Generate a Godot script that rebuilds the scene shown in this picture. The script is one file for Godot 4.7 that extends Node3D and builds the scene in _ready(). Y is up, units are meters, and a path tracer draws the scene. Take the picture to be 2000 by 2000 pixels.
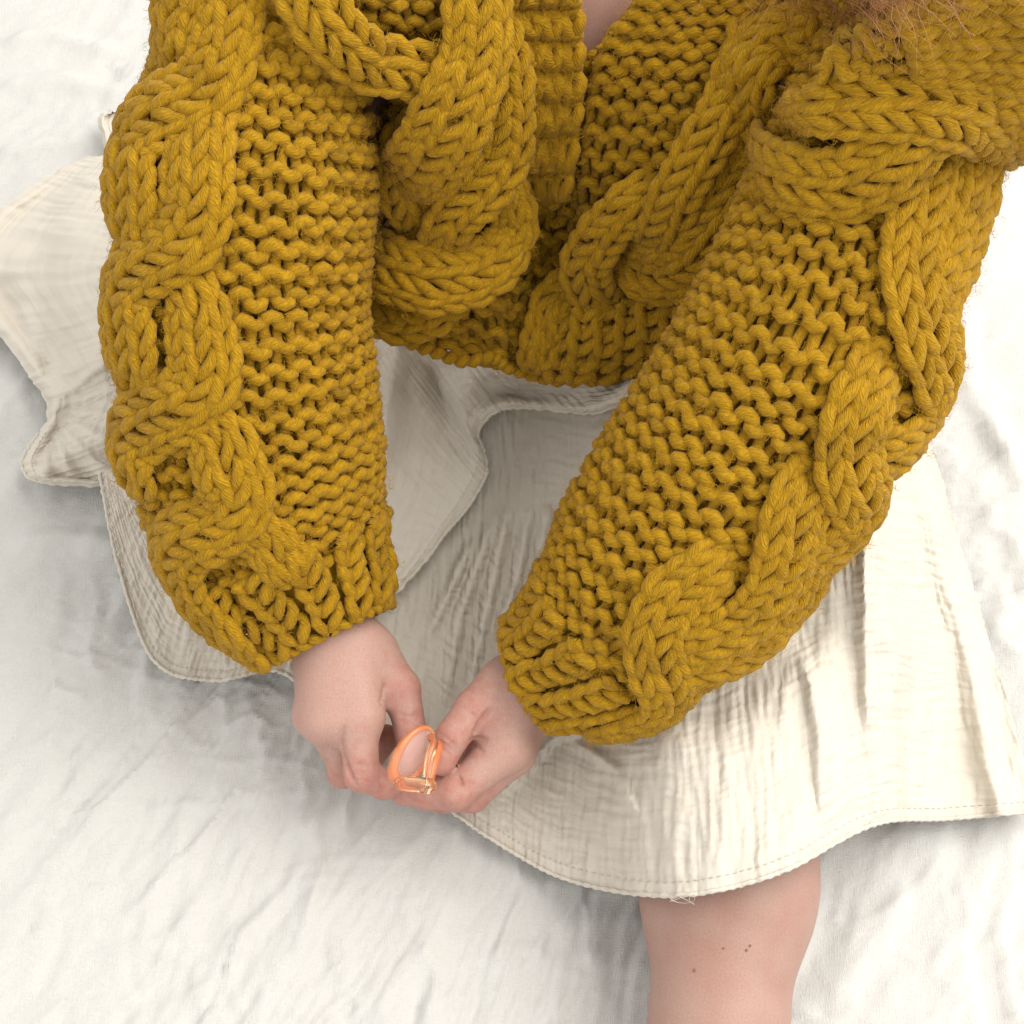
extends Node3D
# A woman in a mustard cable-knit cardigan sitting on a white bed, seen from above.
# Places were measured on the photograph (2000 x 2000) and are given as (x, y, height above the bed in metres).

const FOCAL := 2989.0
const ROW := 0.0160          # height of one row of knitting
const YARN := 0.0042         # radius of the yarn

var eye := Vector3.ZERO
var ahead := Vector3.ZERO
var right := Vector3.ZERO
var upward := Vector3.ZERO
var rng := RandomNumberGenerator.new()
var fuzz_at: Array[Transform3D] = []
var noise_a := FastNoiseLite.new()
var noise_b := FastNoiseLite.new()
var wool: StandardMaterial3D
var skin: StandardMaterial3D
var gauze: StandardMaterial3D
var cardigan: Node3D


# ---------------------------------------------------------------- places
func at(px: float, py: float, h: float) -> Vector3:
	var d := ahead * FOCAL + right * (px - 1000.0) - upward * (py - 1000.0)
	return eye + d * ((h - eye.y) / d.y)


func metres(px: float, py: float, h: float) -> float:   # size of one photo pixel there
	return (at(px, py, h) - eye).dot(ahead) / FOCAL


func spline(rows: Array, per: int) -> Array:            # Catmull-Rom through rows of numbers
	var out := []
	var n := rows.size()
	for i in n - 1:
		var a: Array = rows[maxi(i - 1, 0)]
		var b: Array = rows[i]
		var c: Array = rows[i + 1]
		var d: Array = rows[mini(i + 2, n - 1)]
		for k in per:
			var t := float(k) / per
			var row := []
			for j in b.size():
				row.append(cubic_interpolate(b[j], c[j], a[j], d[j], t))
			out.append(row)
	out.append(rows[n - 1].duplicate())
	return out


func sample(rows: Array, t: float) -> Array:            # the row at a fraction t, linear
	var f := clampf(t, 0.0, 1.0) * (rows.size() - 1)
	var i := mini(int(f), rows.size() - 2)
	var row := []
	for j in rows[0].size():
		row.append(lerpf(rows[i][j], rows[i + 1][j], f - i))
	return row


# ---------------------------------------------------------------- meshes
class Shape:
	var v := PackedVector3Array()
	var n := PackedVector3Array()
	var uv := PackedVector2Array()
	var c := PackedColorArray()
	var i := PackedInt32Array()

	func mesh() -> ArrayMesh:
		var a := []
		a.resize(Mesh.ARRAY_MAX)
		a[Mesh.ARRAY_VERTEX] = v
		a[Mesh.ARRAY_NORMAL] = n
		if uv.size() == v.size():
			a[Mesh.ARRAY_TEX_UV] = uv
		if c.size() == v.size():
			a[Mesh.ARRAY_COLOR] = c
		a[Mesh.ARRAY_INDEX] = i
		var m := ArrayMesh.new()
		m.add_surface_from_arrays(Mesh.PRIMITIVE_TRIANGLES, a)
		return m

	func tube(p: PackedVector3Array, r: PackedFloat32Array, sides: int, capped := true, squash := 1.0) -> void:
		var m := p.size()
		if m < 2:
			return
		var first := v.size()
		var t0 := (p[1] - p[0]).normalized()
		var side := t0.cross(Vector3.UP)
		if side.length() < 0.1:
			side = t0.cross(Vector3.RIGHT)
		side = side.normalized()
		var run := 0.0
		for k in m:
			var t := (p[mini(k + 1, m - 1)] - p[maxi(k - 1, 0)]).normalized()
			side = (side - t * side.dot(t)).normalized()
			var up := t.cross(side)
			if k:
				run += p[k].distance_to(p[k - 1])
			for s in sides + 1:
				var w := TAU * s / sides
				var d := side * cos(w) + up * sin(w) * squash
				v.append(p[k] + d * r[k])
				n.append(d.normalized())
				uv.append(Vector2(float(s) / sides, run / 0.03))
		var wide := sides + 1
		for k in m - 1:
			for s in sides:
				var a := first + k * wide + s
				i.append_array([a, a + wide, a + 1, a + 1, a + wide, a + wide + 1])
		if capped:
			for e in [0, m - 1]:
				var b: int = first + e * wide
				for s in range(1, sides - 1):
					if e == 0:
						i.append_array([b, b + s, b + s + 1])
					else:
						i.append_array([b, b + s + 1, b + s])


func put(called: String, mesh: Mesh, m: Material, parent: Node) -> MeshInstance3D:
	var o := MeshInstance3D.new()
	o.name = called
	o.mesh = mesh
	o.material_override = m
	parent.add_child(o, true)
	return o


func thing(called: String, label: String, category: String) -> Node3D:
	var o := Node3D.new()
	o.name = called
	add_child(o, true)
	o.set_meta("label", label)
	o.set_meta("category", category)
	return o


func sheet_of(nu: int, nv: int, f: Callable) -> Shape:   # a grid whose points f(a, b) gives, a and b in 0..1
	var s := Shape.new()
	for j in nv + 1:
		for k in nu + 1:
			s.v.append(f.call(float(k) / nu, float(j) / nv))
			s.uv.append(Vector2(float(k) / nu, float(j) / nv))
	s.n.resize(s.v.size())
	var w := nu + 1
	for j in nv + 1:
		for k in w:
			var a := s.v[j * w + mini(k + 1, nu)] - s.v[j * w + maxi(k - 1, 0)]
			var b := s.v[mini(j + 1, nv) * w + k] - s.v[maxi(j - 1, 0) * w + k]
			s.n[j * w + k] = b.cross(a).normalized()
	for j in nv:
		for k in nu:
			var q := j * w + k
			s.i.append_array([q, q + 1, q + w, q + 1, q + w + 1, q + w])
	return s


# ---------------------------------------------------------------- knitting
class Sleeve:                                            # a tube along an axis; angle 0 faces up to the viewer
	var c := PackedVector3Array()
	var r := PackedFloat32Array()
	var t := PackedVector3Array()
	var b := PackedVector3Array()
	var n := PackedVector3Array()
	var p := PackedVector2Array()
	var rp := PackedFloat32Array()
	var bs := PackedVector2Array()
	var length := 0.0
	var flat := 0.86

	func frame(v: float) -> Array:
		var f := clampf(v / length, 0.0, 1.0) * (c.size() - 1)
		var k := mini(int(f), c.size() - 2)
		var q := f - k
		var over := v - clampf(v, 0.0, length)
		return [c[k].lerp(c[k + 1], q) + t[k] * over, lerpf(r[k], r[k + 1], q), b[k].lerp(b[k + 1], q).normalized(), n[k].lerp(n[k + 1], q).normalized()]

	func pos(v: float, th: float, e: float) -> Vector3:
		var f := frame(v)
		return f[0] + (f[2] * sin(th) + f[3] * (cos(th) * flat)) * (f[1] + e)

	func out(v: float, th: float) -> Vector3:
		var f := frame(v)
		return (f[2] * sin(th) + f[3] * cos(th)).normalized()

	func locate(q: Vector2) -> Vector2:                  # (v, angle) of a measured place
		var best := 0
		for k in p.size():
			if p[k].distance_squared_to(q) < p[best].distance_squared_to(q):
				best = k
		var s := (q - p[best]).dot(bs[best]) / rp[best]
		var th := asin(clampf(s, -0.94, 0.94)) + (s - clampf(s, -0.94, 0.94)) * 2.6
		return Vector2(length * best / (p.size() - 1), th)


func make_sleeve(rows: Array) -> Sleeve:                 # rows of [x, y, height, half width in photo pixels]
	var fine := spline(rows, 40)
	var s := Sleeve.new()
	var pts := []
	var run := 0.0
	var cum := []
	for k in fine.size():
		var w := at(fine[k][0], fine[k][1], fine[k][2])
		if k:
			run += w.distance_to(pts[k - 1])
		pts.append(w)
		cum.append(run)
	s.length = run
	var m := 220
	var j := 0
	for k in m:
		var want := run * k / (m - 1)
		while j < fine.size() - 2 and cum[j + 1] < want:
			j += 1
		var q: float = clampf((want - cum[j]) / maxf(cum[j + 1] - cum[j], 1e-6), 0.0, 1.0)
		var row := []
		for z in 4:
			row.append(lerpf(fine[j][z], fine[j + 1][z], q))
		s.c.append(at(row[0], row[1], row[2]))
		s.r.append(row[3] * metres(row[0], row[1], row[2]))
		s.p.append(Vector2(row[0], row[1]))
		s.rp.append(row[3])
	for k in m:
		var t := (s.c[mini(k + 2, m - 1)] - s.c[maxi(k - 2, 0)]).normalized()
		var see := (eye - s.c[k]).normalized()
		var b := t.cross(see).normalized()
		if b.dot(right) < 0.0:
			b = -b
		var n := see - t * see.dot(t)
		s.t.append(t)
		s.b.append(b)
		s.n.append(n.normalized())
		s.bs.append(Vector2(b.dot(right), -b.dot(upward)).normalized())
	return s


# One row of loops, carried on the surface f(column, along, above). knit < 0 shows bumps, > 0 shows legs of V.
func loops(s: Shape, f: Callable, c0: int, c1: int, y0: float, row: float, knit: Callable, thick: float, fluff := 1.0, skew := 0.0) -> void:
	var p := PackedVector3Array()
	var r := PackedFloat32Array()
	var per := 14
	var jit := []
	for c in c1 - c0 + 2:
		jit.append([rng.randfn(0, 0.05), rng.randfn(0, 0.07), rng.randfn(0, 0.0006), rng.randfn(0, 0.08)])
	for k in (c1 - c0) * per + 1:
		var cf := float(k) / per
		var c := mini(int(cf), c1 - c0 - 1)
		var q := cf - c
		var j0: Array = jit[c]
		var j1: Array = jit[c + 1]
		var t := cf * TAU
		var kn: float = knit.call(c0 + cf)
		var wide := lerpf(0.155, 0.27, kn * 0.5 + 0.5)
		var tall := lerpf(0.70, 0.92, kn * 0.5 + 0.5)
		var x := c0 + cf + wide * sin(2.0 * t) + lerpf(j0[0], j1[0], q)
		x += skew * tall * cos(t)
		var y := y0 + row * (tall * cos(t) + lerpf(j0[1], j1[1], q))
		var front := -kn * cos(2.0 * t)
		var e := thick * (0.80 * front - 0.45 * maxf(kn, 0.0) * cos(t)) + lerpf(j0[2], j1[2], q)
		p.append(f.call(x, y, e))
		r.append(thick * (1.0 + lerpf(0.13, 0.22, kn * 0.5 + 0.5) * front + lerpf(j0[3], j1[3], q)) * (1.0 + 0.05 * noise_a.get_noise_1d(p.size() * 9.0 + y0 * 9000.0)))
	for z in 3:                                          # the yarn ends sink in and taper
		r[z] *= 0.2 + 0.3 * z
		r[r.size() - 1 - z] *= 0.2 + 0.3 * z
	var first := s.v.size()
	while s.c.size() < first:
		s.c.append(Color.WHITE)
	s.tube(p, r, 8, false)
	for k in p.size():
		var tone := 1.0 + 0.16 * noise_b.get_noise_3d(p[k].x * 1800.0, p[k].y * 1800.0, p[k].z * 1800.0) + 1.2 * lerpf(jit[mini(k / per, jit.size() - 1)][3], jit[mini(k / per + 1, jit.size() - 1)][3], float(k % per) / per)
		for z in 9:
			s.c.append(Color(tone, tone * 0.99, tone * 0.96))
	for k in int(p.size() * 1.6 * fluff):
		var w := rng.randi_range(first, s.v.size() - 1)
		if s.n[w].dot(eye - s.v[w]) > -0.12:
			hair_on(s.v[w], s.n[w])


func hair_on(where: Vector3, normal: Vector3) -> void:
	var d := Vector3(rng.randfn(), rng.randfn(), rng.randfn()).normalized()
	var y := (normal * 0.55 + d * 0.75).normalized()
	var x := y.cross(d if absf(y.dot(d)) < 0.9 else normal).normalized()
	var k := rng.randf_range(0.6, 1.8)
	fuzz_at.append(Transform3D(Basis(x * k, y * k, x.cross(y) * k), where - normal * 0.0006))


# A band of knit columns that follows points q with normals n and widths w.
func band(q: PackedVector3Array, n: PackedVector3Array, w: PackedFloat32Array, cols: int, round: float, row: float, thick: float, skew := 0.2) -> Shape:
	var s := Shape.new()
	var m := q.size()
	var cum := PackedFloat32Array([0.0])
	for k in range(1, m):
		cum.append(cum[k - 1] + q[k].distance_to(q[k - 1]))
	var total := cum[m - 1]
	var many := 120
	var qq := PackedVector3Array()
	var nn := PackedVector3Array()
	var ww := PackedFloat32Array()
	var j := 0
	for k in many:
		var want := total * k / (many - 1)
		while j < m - 2 and cum[j + 1] < want:
			j += 1
		var u := clampf((want - cum[j]) / maxf(cum[j + 1] - cum[j], 1e-6), 0.0, 1.0)
		qq.append(q[j].lerp(q[j + 1], u))
		nn.append(n[j].lerp(n[j + 1], u).normalized())
		ww.append(lerpf(w[j], w[j + 1], u))
	var bb := PackedVector3Array()
	for k in many:
		var t := (qq[mini(k + 2, many - 1)] - qq[maxi(k - 2, 0)]).normalized()
		bb.append(t.cross(nn[k]).normalized())
		nn[k] = bb[k].cross(t).normalized()
	var f := func(x: float, y: float, e: float) -> Vector3:
		var g := clampf(y / total, 0.0, 1.0) * (many - 1)
		var k := mini(int(g), many - 2)
		var u := g - k
		var a := clampf(x / cols * 2.0 - 1.0, -1.25, 1.25) * 1.25
		var b := bb[k].lerp(bb[k + 1], u)
		var nrm := nn[k].lerp(nn[k + 1], u)
		var wd := lerpf(ww[k], ww[k + 1], u) * 0.5
		return qq[k].lerp(qq[k + 1], u) + b * (sin(a) / 0.95 * (wd + e)) + nrm * (cos(a) * (wd * round + e))
	var rows := int(total / row)
	var v := func(_c: float) -> float: return 1.0
	for k in rows + 1:
		loops(s, f, 0, cols, k * row, row, v, thick, 1.0, skew)
	# the hidden inside of the band, so that no daylight shows between stitches
	var core := Shape.new()
	core = sheet_of(10, 60, func(a: float, b: float) -> Vector3: return f.call(a * cols, b * total, -thick * 1.5))
	var first := s.v.size()
	s.v.append_array(core.v)
	s.n.append_array(core.n)
	s.uv.append_array(core.uv)
	for k in core.i:
		s.i.append(k + first)
	while s.c.size() < s.v.size():
		s.c.append(Color.WHITE)
	return s


func strand_on(sl: Sleeve, rows: Array, cols: int) -> Shape:   # rows of [x, y, lift, width in photo pixels]
	var q := PackedVector3Array()
	var n := PackedVector3Array()
	var w := PackedFloat32Array()
	for row in spline(rows, 8):
		var l := sl.locate(Vector2(row[0], row[1]))
		q.append(sl.pos(l.x, l.y, row[2] * (0.0035 if row[2] > 0 else 0.020)))
		n.append(sl.out(l.x, l.y))
		w.append(row[3] * 0.000355)
	smooth(q, 3)
	smooth(n, 4)
	return band(q, n, w, cols, 0.36, ROW * 0.90, YARN * 0.92)


func smooth(a: PackedVector3Array, times: int) -> void:
	for z in times:
		var old := a.duplicate()
		for k in range(1, a.size() - 1):
			a[k] = (old[k - 1] + old[k] * 2.0 + old[k + 1]) / 4.0


func body_height(px: float, py: float) -> float:
	var h := 0.145 + (700.0 - py) / 700.0 * 0.265
	h += 0.035 * exp(-pow((px - 860.0) / 150.0, 2.0) - pow((py - 250.0) / 260.0, 2.0))
	h += 0.03 * exp(-pow((px - 1340.0) / 150.0, 2.0) - pow((py - 330.0) / 230.0, 2.0))
	h += 0.018 * exp(-pow((px - 820.0) / 170.0, 2.0) - pow((py - 560.0) / 90.0, 2.0))
	h -= 0.035 * exp(-pow((px - 1060.0) / 60.0, 2.0) - pow((py - 480.0) / 130.0, 2.0))
	h -= 0.05 * smoothstep(1400.0, 1530.0, px) * smoothstep(200.0, 420.0, py)
	h -= 0.05 * smoothstep(790.0, 690.0, px) * smoothstep(60.0, 180.0, py) * smoothstep(560.0, 400.0, py)
	h += 0.115 * smoothstep(1480.0 + 150.0 * smoothstep(160.0, 40.0, py), 1600.0 + 150.0 * smoothstep(160.0, 40.0, py), px) * smoothstep(440.0, 300.0, py)
	h += 0.03 * exp(-pow((px - 690.0) / 150.0, 2.0) - pow((py - 0.0) / 150.0, 2.0))
	return h


func body_at(px: float, py: float) -> Vector3:
	return at(px, py, body_height(px, py))


func body_out(px: float, py: float) -> Vector3:
	var a := body_at(px + 30, py) - body_at(px - 30, py)
	var b := body_at(px, py + 30) - body_at(px, py - 30)
	var n := b.cross(a).normalized()
	return (n + (eye - body_at(px, py)).normalized() * 0.7).normalized()


func strand_body(rows: Array, cols: int, round := 0.30) -> Shape:
	var q := PackedVector3Array()
	var n := PackedVector3Array()
	var w := PackedFloat32Array()
	for row in spline(rows, 8):
		var o := body_out(row[0], row[1])
		q.append(body_at(row[0], row[1]) + o * (row[2] * (0.010 if row[2] > 0 else 0.028)))
		n.append((o + (eye - q[q.size() - 1]).normalized() * 0.8).normalized())
		w.append(row[3] * metres(row[0], row[1], body_height(row[0], row[1])) * 0.97)
	smooth(q, 3)
	smooth(n, 5)
	return band(q, n, w, cols, round, ROW * 0.90, YARN * 0.90)


# A flat panel of the body between two measured edges; kind -1 bumps, 1 legs, 0 rows in turn.
func panel(called: String, left: Array, right_edge: Array, cols: int, kind: int, sink: float, row_px := 40.0) -> void:
	var l := spline(left, 10)
	var r := spline(right_edge, 10)
	var tall := 0.0
	for k in range(1, l.size()):
		tall += (Vector2(l[k][0] + r[k][0], l[k][1] + r[k][1]) / 2).distance_to(Vector2(l[k - 1][0] + r[k - 1][0], l[k - 1][1] + r[k - 1][1]) / 2)
	var rows := int(tall / row_px)
	var f := func(x: float, y: float, e: float) -> Vector3:
		var a := sample(l, y / tall)
		var b := sample(r, y / tall)
		var px := lerpf(a[0], b[0], x / cols)
		var py := lerpf(a[1], b[1], x / cols)
		return body_at(px, py) + body_out(px, py) * (e + sink)
	var back := put(called, sheet_of(cols * 2, rows * 2, func(a: float, b: float) -> Vector3: return f.call(a * cols, b * tall, -0.008)).mesh(), wool, cardigan)
	for k in rows + 1:
		var s := Shape.new()
		var sign := float(kind) if kind else (1.0 if k % 2 else -1.0)
		loops(s, f, 0, cols, (k + 0.0) * tall / maxf(rows, 1), tall / rows, func(_c: float) -> float: return sign, YARN * 0.97, 0.8)
		put("stitch_row", s.mesh(), wool, back)


func knit_sleeve(sl: Sleeve, cuff_from: float, turn: float, side: float) -> void:
	var cols := 28
	var sunk := func(th: float) -> float: return (-0.001 if side < 0.0 else -0.002) * smoothstep(0.10, 0.45, wrapf(th, -PI, PI) * side)
	var f := func(x: float, y: float, e: float) -> Vector3:
		var th: float = x * TAU / cols + turn
		return sl.pos(y, th, e + sunk.call(th))
	var inner := put("sleeve", sheet_of(48, 70, func(a: float, b: float) -> Vector3:
		return sl.pos(b * (sl.length - 0.001), a * TAU, lerpf(-0.0095, -0.0060, smoothstep(0.78, 0.9, b)) + sunk.call(a * TAU) * smoothstep(1.0, 0.7, b))).mesh(), wool, cardigan)
	var k := 0
	var v := func(_c: float) -> float: return -1.0
	while k * ROW < cuff_from + ROW * 0.4:
		var s := Shape.new()
		loops(s, f, -10, 10, k * ROW, ROW, v, YARN * 0.96)
		put("stitch_row", s.mesh(), wool, inner)
		k += 1
	# the ribbed cuff: thirteen ribs round the wrist and the bound-off edge
	var edge := Shape.new()
	var p := PackedVector3Array()
	var r := PackedFloat32Array()
	for z in 157:
		var th := TAU * z / 156.0
		p.append(sl.pos(sl.length - 0.001 + 0.0016 * sin(th * 26.0), th, 0.0005 + 0.0018 * cos(th * 26.0)))
		r.append(YARN * (0.82 + 0.16 * cos(th * 26.0 + 1.0)))
	edge.tube(p, r, 8, false)
	var cuff := put("cuff", edge.mesh(), wool, cardigan)
	for z: int in (range(-2, 5) if side < 0.0 else range(-4, 3)):
		var th := z * TAU / 13.0 + turn * 0.5
		var q := PackedVector3Array()
		var n := PackedVector3Array()
		var w := PackedFloat32Array()
		for y in 24:
			var vv := lerpf(cuff_from - ROW * 0.3, sl.length - 0.002, y / 23.0)
			var bend := th + 0.02 * sin(y * 0.2 + z)
			q.append(sl.pos(vv, bend, -0.001))
			n.append(sl.out(vv, bend))
			w.append(TAU * (sl.frame(vv)[1] as float) / 13.0 * 0.64)
		put("rib", band(q, n, w, 1, 0.55, 0.0130, YARN * 0.88, 0.24).mesh(), wool, cuff)


# ---------------------------------------------------------------- bodies
class Field:
	var o: Vector3
	var g: float
	var nx: int
	var ny: int
	var nz: int
	var d := PackedFloat32Array()

	func _init(lo: Vector3, hi: Vector3, cell: float) -> void:
		o = lo
		g = cell
		nx = int((hi.x - lo.x) / cell) + 2
		ny = int((hi.y - lo.y) / cell) + 2
		nz = int((hi.z - lo.z) / cell) + 2
		d.resize(nx * ny * nz)
		d.fill(0.05)

	func bone(a: Vector3, b: Vector3, ra: float, rb: float, k: float) -> void:
		var m := maxf(ra, rb) + maxf(0.014, g * 3.0)
		var lo := (Vector3(minf(a.x, b.x), minf(a.y, b.y), minf(a.z, b.z)) - Vector3(m, m, m) - o) / g
		var hi := (Vector3(maxf(a.x, b.x), maxf(a.y, b.y), maxf(a.z, b.z)) + Vector3(m, m, m) - o) / g
		var ab := b - a
		var l2 := maxf(ab.length_squared(), 1e-9)
		for z in range(maxi(0, int(lo.z)), mini(nz, int(hi.z) + 2)):
			for y in range(maxi(0, int(lo.y)), mini(ny, int(hi.y) + 2)):
				var at_ := (z * ny + y) * nx
				for x in range(maxi(0, int(lo.x)), mini(nx, int(hi.x) + 2)):
					var p := o + Vector3(x, y, z) * g - a
					var t := clampf(p.dot(ab) / l2, 0.0, 1.0)
					var q := (p - ab * t).length() - lerpf(ra, rb, t)
					var w := d[at_ + x]
					var h := maxf(k - absf(w - q), 0.0) / k
					d[at_ + x] = minf(w, q) - h * h * k * 0.25

	func carve(a: Vector3, b: Vector3, r: float) -> void:
		var m := r + g * 2.0
		var lo := (a.min(b) - Vector3.ONE * m - o) / g
		var hi := (a.max(b) + Vector3.ONE * m - o) / g
		var ab := b - a
		var l2 := maxf(ab.length_squared(), 1e-9)
		for z in range(maxi(0, int(lo.z)), mini(nz, int(hi.z) + 2)):
			for y in range(maxi(0, int(lo.y)), mini(ny, int(hi.y) + 2)):
				for x in range(maxi(0, int(lo.x)), mini(nx, int(hi.x) + 2)):
					var p := o + Vector3(x, y, z) * g - a
					var q := r - (p - ab * clampf(p.dot(ab) / l2, 0.0, 1.0)).length()
					var j := (z * ny + y) * nx + x
					var h := maxf(0.0012 - absf(d[j] - q), 0.0) / 0.0012
					d[j] = maxf(d[j], q) + h * h * 0.0003

	func join(other: Field, palm: Field, k: float) -> void:   # this = min(this, palm blended with other)
		for j in d.size():
			var q := other.d[j]
			if q > 0.045:
				continue
			var w := palm.d[j]
			var h := maxf(k - absf(w - q), 0.0) / k
			d[j] = minf(d[j], minf(w, q) - h * h * k * 0.25)

	func value(p: Vector3) -> float:
		var q := (p - o) / g
		var x := clampi(int(q.x), 0, nx - 2)
		var y := clampi(int(q.y), 0, ny - 2)
		var z := clampi(int(q.z), 0, nz - 2)
		var f := q - Vector3(x, y, z)
		var j := (z * ny + y) * nx + x
		var s := nx * ny
		var a := lerpf(lerpf(d[j], d[j + 1], f.x), lerpf(d[j + nx], d[j + nx + 1], f.x), f.y)
		var b := lerpf(lerpf(d[j + s], d[j + s + 1], f.x), lerpf(d[j + s + nx], d[j + s + nx + 1], f.x), f.y)
		return lerpf(a, b, f.z)

	func nets(s: Shape, tint: Callable) -> void:
		var id := {}
		var sl := nx * ny
		var off := [0, 1, nx, nx + 1, sl, sl + 1, sl + nx, sl + nx + 1]
		for z in nz - 1:
			for y in ny - 1:
				for x in nx - 1:
					var j := z * sl + y * nx + x
					var d0 := d[j]
					if absf(d0) > g * 1.8:
						continue
					var low := 0
					for q in 8:
						if d[j + off[q]] < 0.0:
							low += 1
					if low == 0 or low == 8:
						continue
					var sum := Vector3.ZERO
					var cnt := 0
					for e in [[0, 1], [2, 3], [4, 5], [6, 7], [0, 2], [1, 3], [4, 6], [5, 7], [0, 4], [1, 5], [2, 6], [3, 7]]:
						var a := d[j + off[e[0]]]
						var b := d[j + off[e[1]]]
						if (a < 0.0) != (b < 0.0):
							var t := a / (a - b)
							var pa := Vector3(e[0] & 1, (e[0] >> 1) & 1, e[0] >> 2)
							var pb := Vector3(e[1] & 1, (e[1] >> 1) & 1, e[1] >> 2)
							sum += pa.lerp(pb, t)
							cnt += 1
					var p := o + (Vector3(x, y, z) + sum / cnt) * g
					id[j] = s.v.size()
					var h := g * 0.9
					var n := Vector3(value(p + Vector3(h, 0, 0)) - value(p - Vector3(h, 0, 0)), value(p + Vector3(0, h, 0)) - value(p - Vector3(0, h, 0)), value(p + Vector3(0, 0, h)) - value(p - Vector3(0, 0, h))).normalized()
					s.v.append(p)
					s.n.append(n)
					s.c.append(tint.call(p))
		for j in id:
			for ax in 3:
				var step: int = [1, nx, sl][ax]
				var u: int = [nx, sl, 1][ax]
				var w: int = [sl, 1, nx][ax]
				if j + step >= d.size() or (d[j] < 0.0) == (d[j + step] < 0.0):
					continue
				if not (id.has(j - u) and id.has(j - w) and id.has(j - u - w)):
					continue
				var a: int = id[j]
				var b: int = id[j - u]
				var c: int = id[j - u - w]
				var e: int = id[j - w]
				if d[j] < 0.0:
					s.i.append_array([a, c, b, a, e, c])
				else:
					s.i.append_array([a, b, c, a, c, e])


func joint(a: Array) -> Array:                            # [x, y, height, radius in photo pixels] -> [place, radius]
	return [at(a[0], a[1], a[2]), a[3] * metres(a[0], a[1], a[2])]


func hand(s: Shape, palm: Array, fingers: Array, creases: Array) -> void:
	var lo := Vector3(9, 9, 9)
	var hi := -lo
	var red := []
	for chain in palm + fingers:
		for a in chain:
			var j := joint(a)
			var p: Vector3 = j[0]
			lo = lo.min(p - Vector3.ONE * (j[1] + 0.006))
			hi = hi.max(p + Vector3.ONE * (j[1] + 0.006))
	for chain in fingers:
		for k in range(1, chain.size()):
			red.append(joint(chain[k])[0])
	var f := Field.new(lo, hi, 0.0018)
	var pf := Field.new(lo, hi, 0.0018)
	for chain in palm:
		for k in chain.size() - 1:
			var a := joint(chain[k])
			var b := joint(chain[k + 1])
			pf.bone(a[0], b[0], a[1], b[1], 0.014)
	f.d = pf.d.duplicate()
	for chain in fingers:
		var one := Field.new(lo, hi, 0.0018)
		for k in chain.size() - 1:
			var a := joint(chain[k])
			var b := joint(chain[k + 1])
			one.bone(a[0], b[0], a[1], b[1], 0.0025)
		f.join(one, pf, 0.010)
	for line in creases:                                  # skin folds pressed into the surface
		var last := Vector3.ZERO
		for row in spline(line, 4):
			var p := Vector3.ZERO
			for z in 90:
				p = at(row[0], row[1], 0.135 - z * 0.0008)
				if f.value(p) < 0.0:
					break
			p += (eye - p).normalized() * 0.0002
			if last != Vector3.ZERO and last.distance_to(p) < 0.01:
				f.carve(last, p, row[2])
			last = p
	f.nets(s, func(p: Vector3) -> Color:
		var k := 0.0
		for q in red:
			k = maxf(k, exp(-(p - q).length_squared() / 0.00045))
		var m := noise_b.get_noise_3d(p.x * 4200.0, p.y * 4200.0, p.z * 4200.0) * 0.5 + 0.5
		return Color(0.50, 0.34, 0.285).lerp(Color(0.45, 0.19, 0.15), clampf(k * 0.85 + (m - 0.5) * 0.9 - 0.1, 0.0, 1.0)))


# ---------------------------------------------------------------- materials
func streaks(wide: int, tall: int, sx: float, sy: float, seed_: int, twist: float) -> Image:
	var n := FastNoiseLite.new()
	n.seed = seed_
	n.noise_type = FastNoiseLite.TYPE_SIMPLEX_SMOOTH
	n.frequency = 1.0
	n.fractal_octaves = 3
	var im := Image.create(wide, tall, false, Image.FORMAT_RGB8)
	for y in tall:
		for x in wide:
			var a := TAU * (float(x) / wide + twist * y / tall)
			var b := TAU * y / tall
			var v := n.get_noise_3d(cos(a) * sx + cos(b) * sy, sin(a) * sx + sin(b) * sy, cos(b) * sy * 1.7) * 0.5 + 0.5
			im.set_pixel(x, y, Color(v, v, v))
	return im


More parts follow.
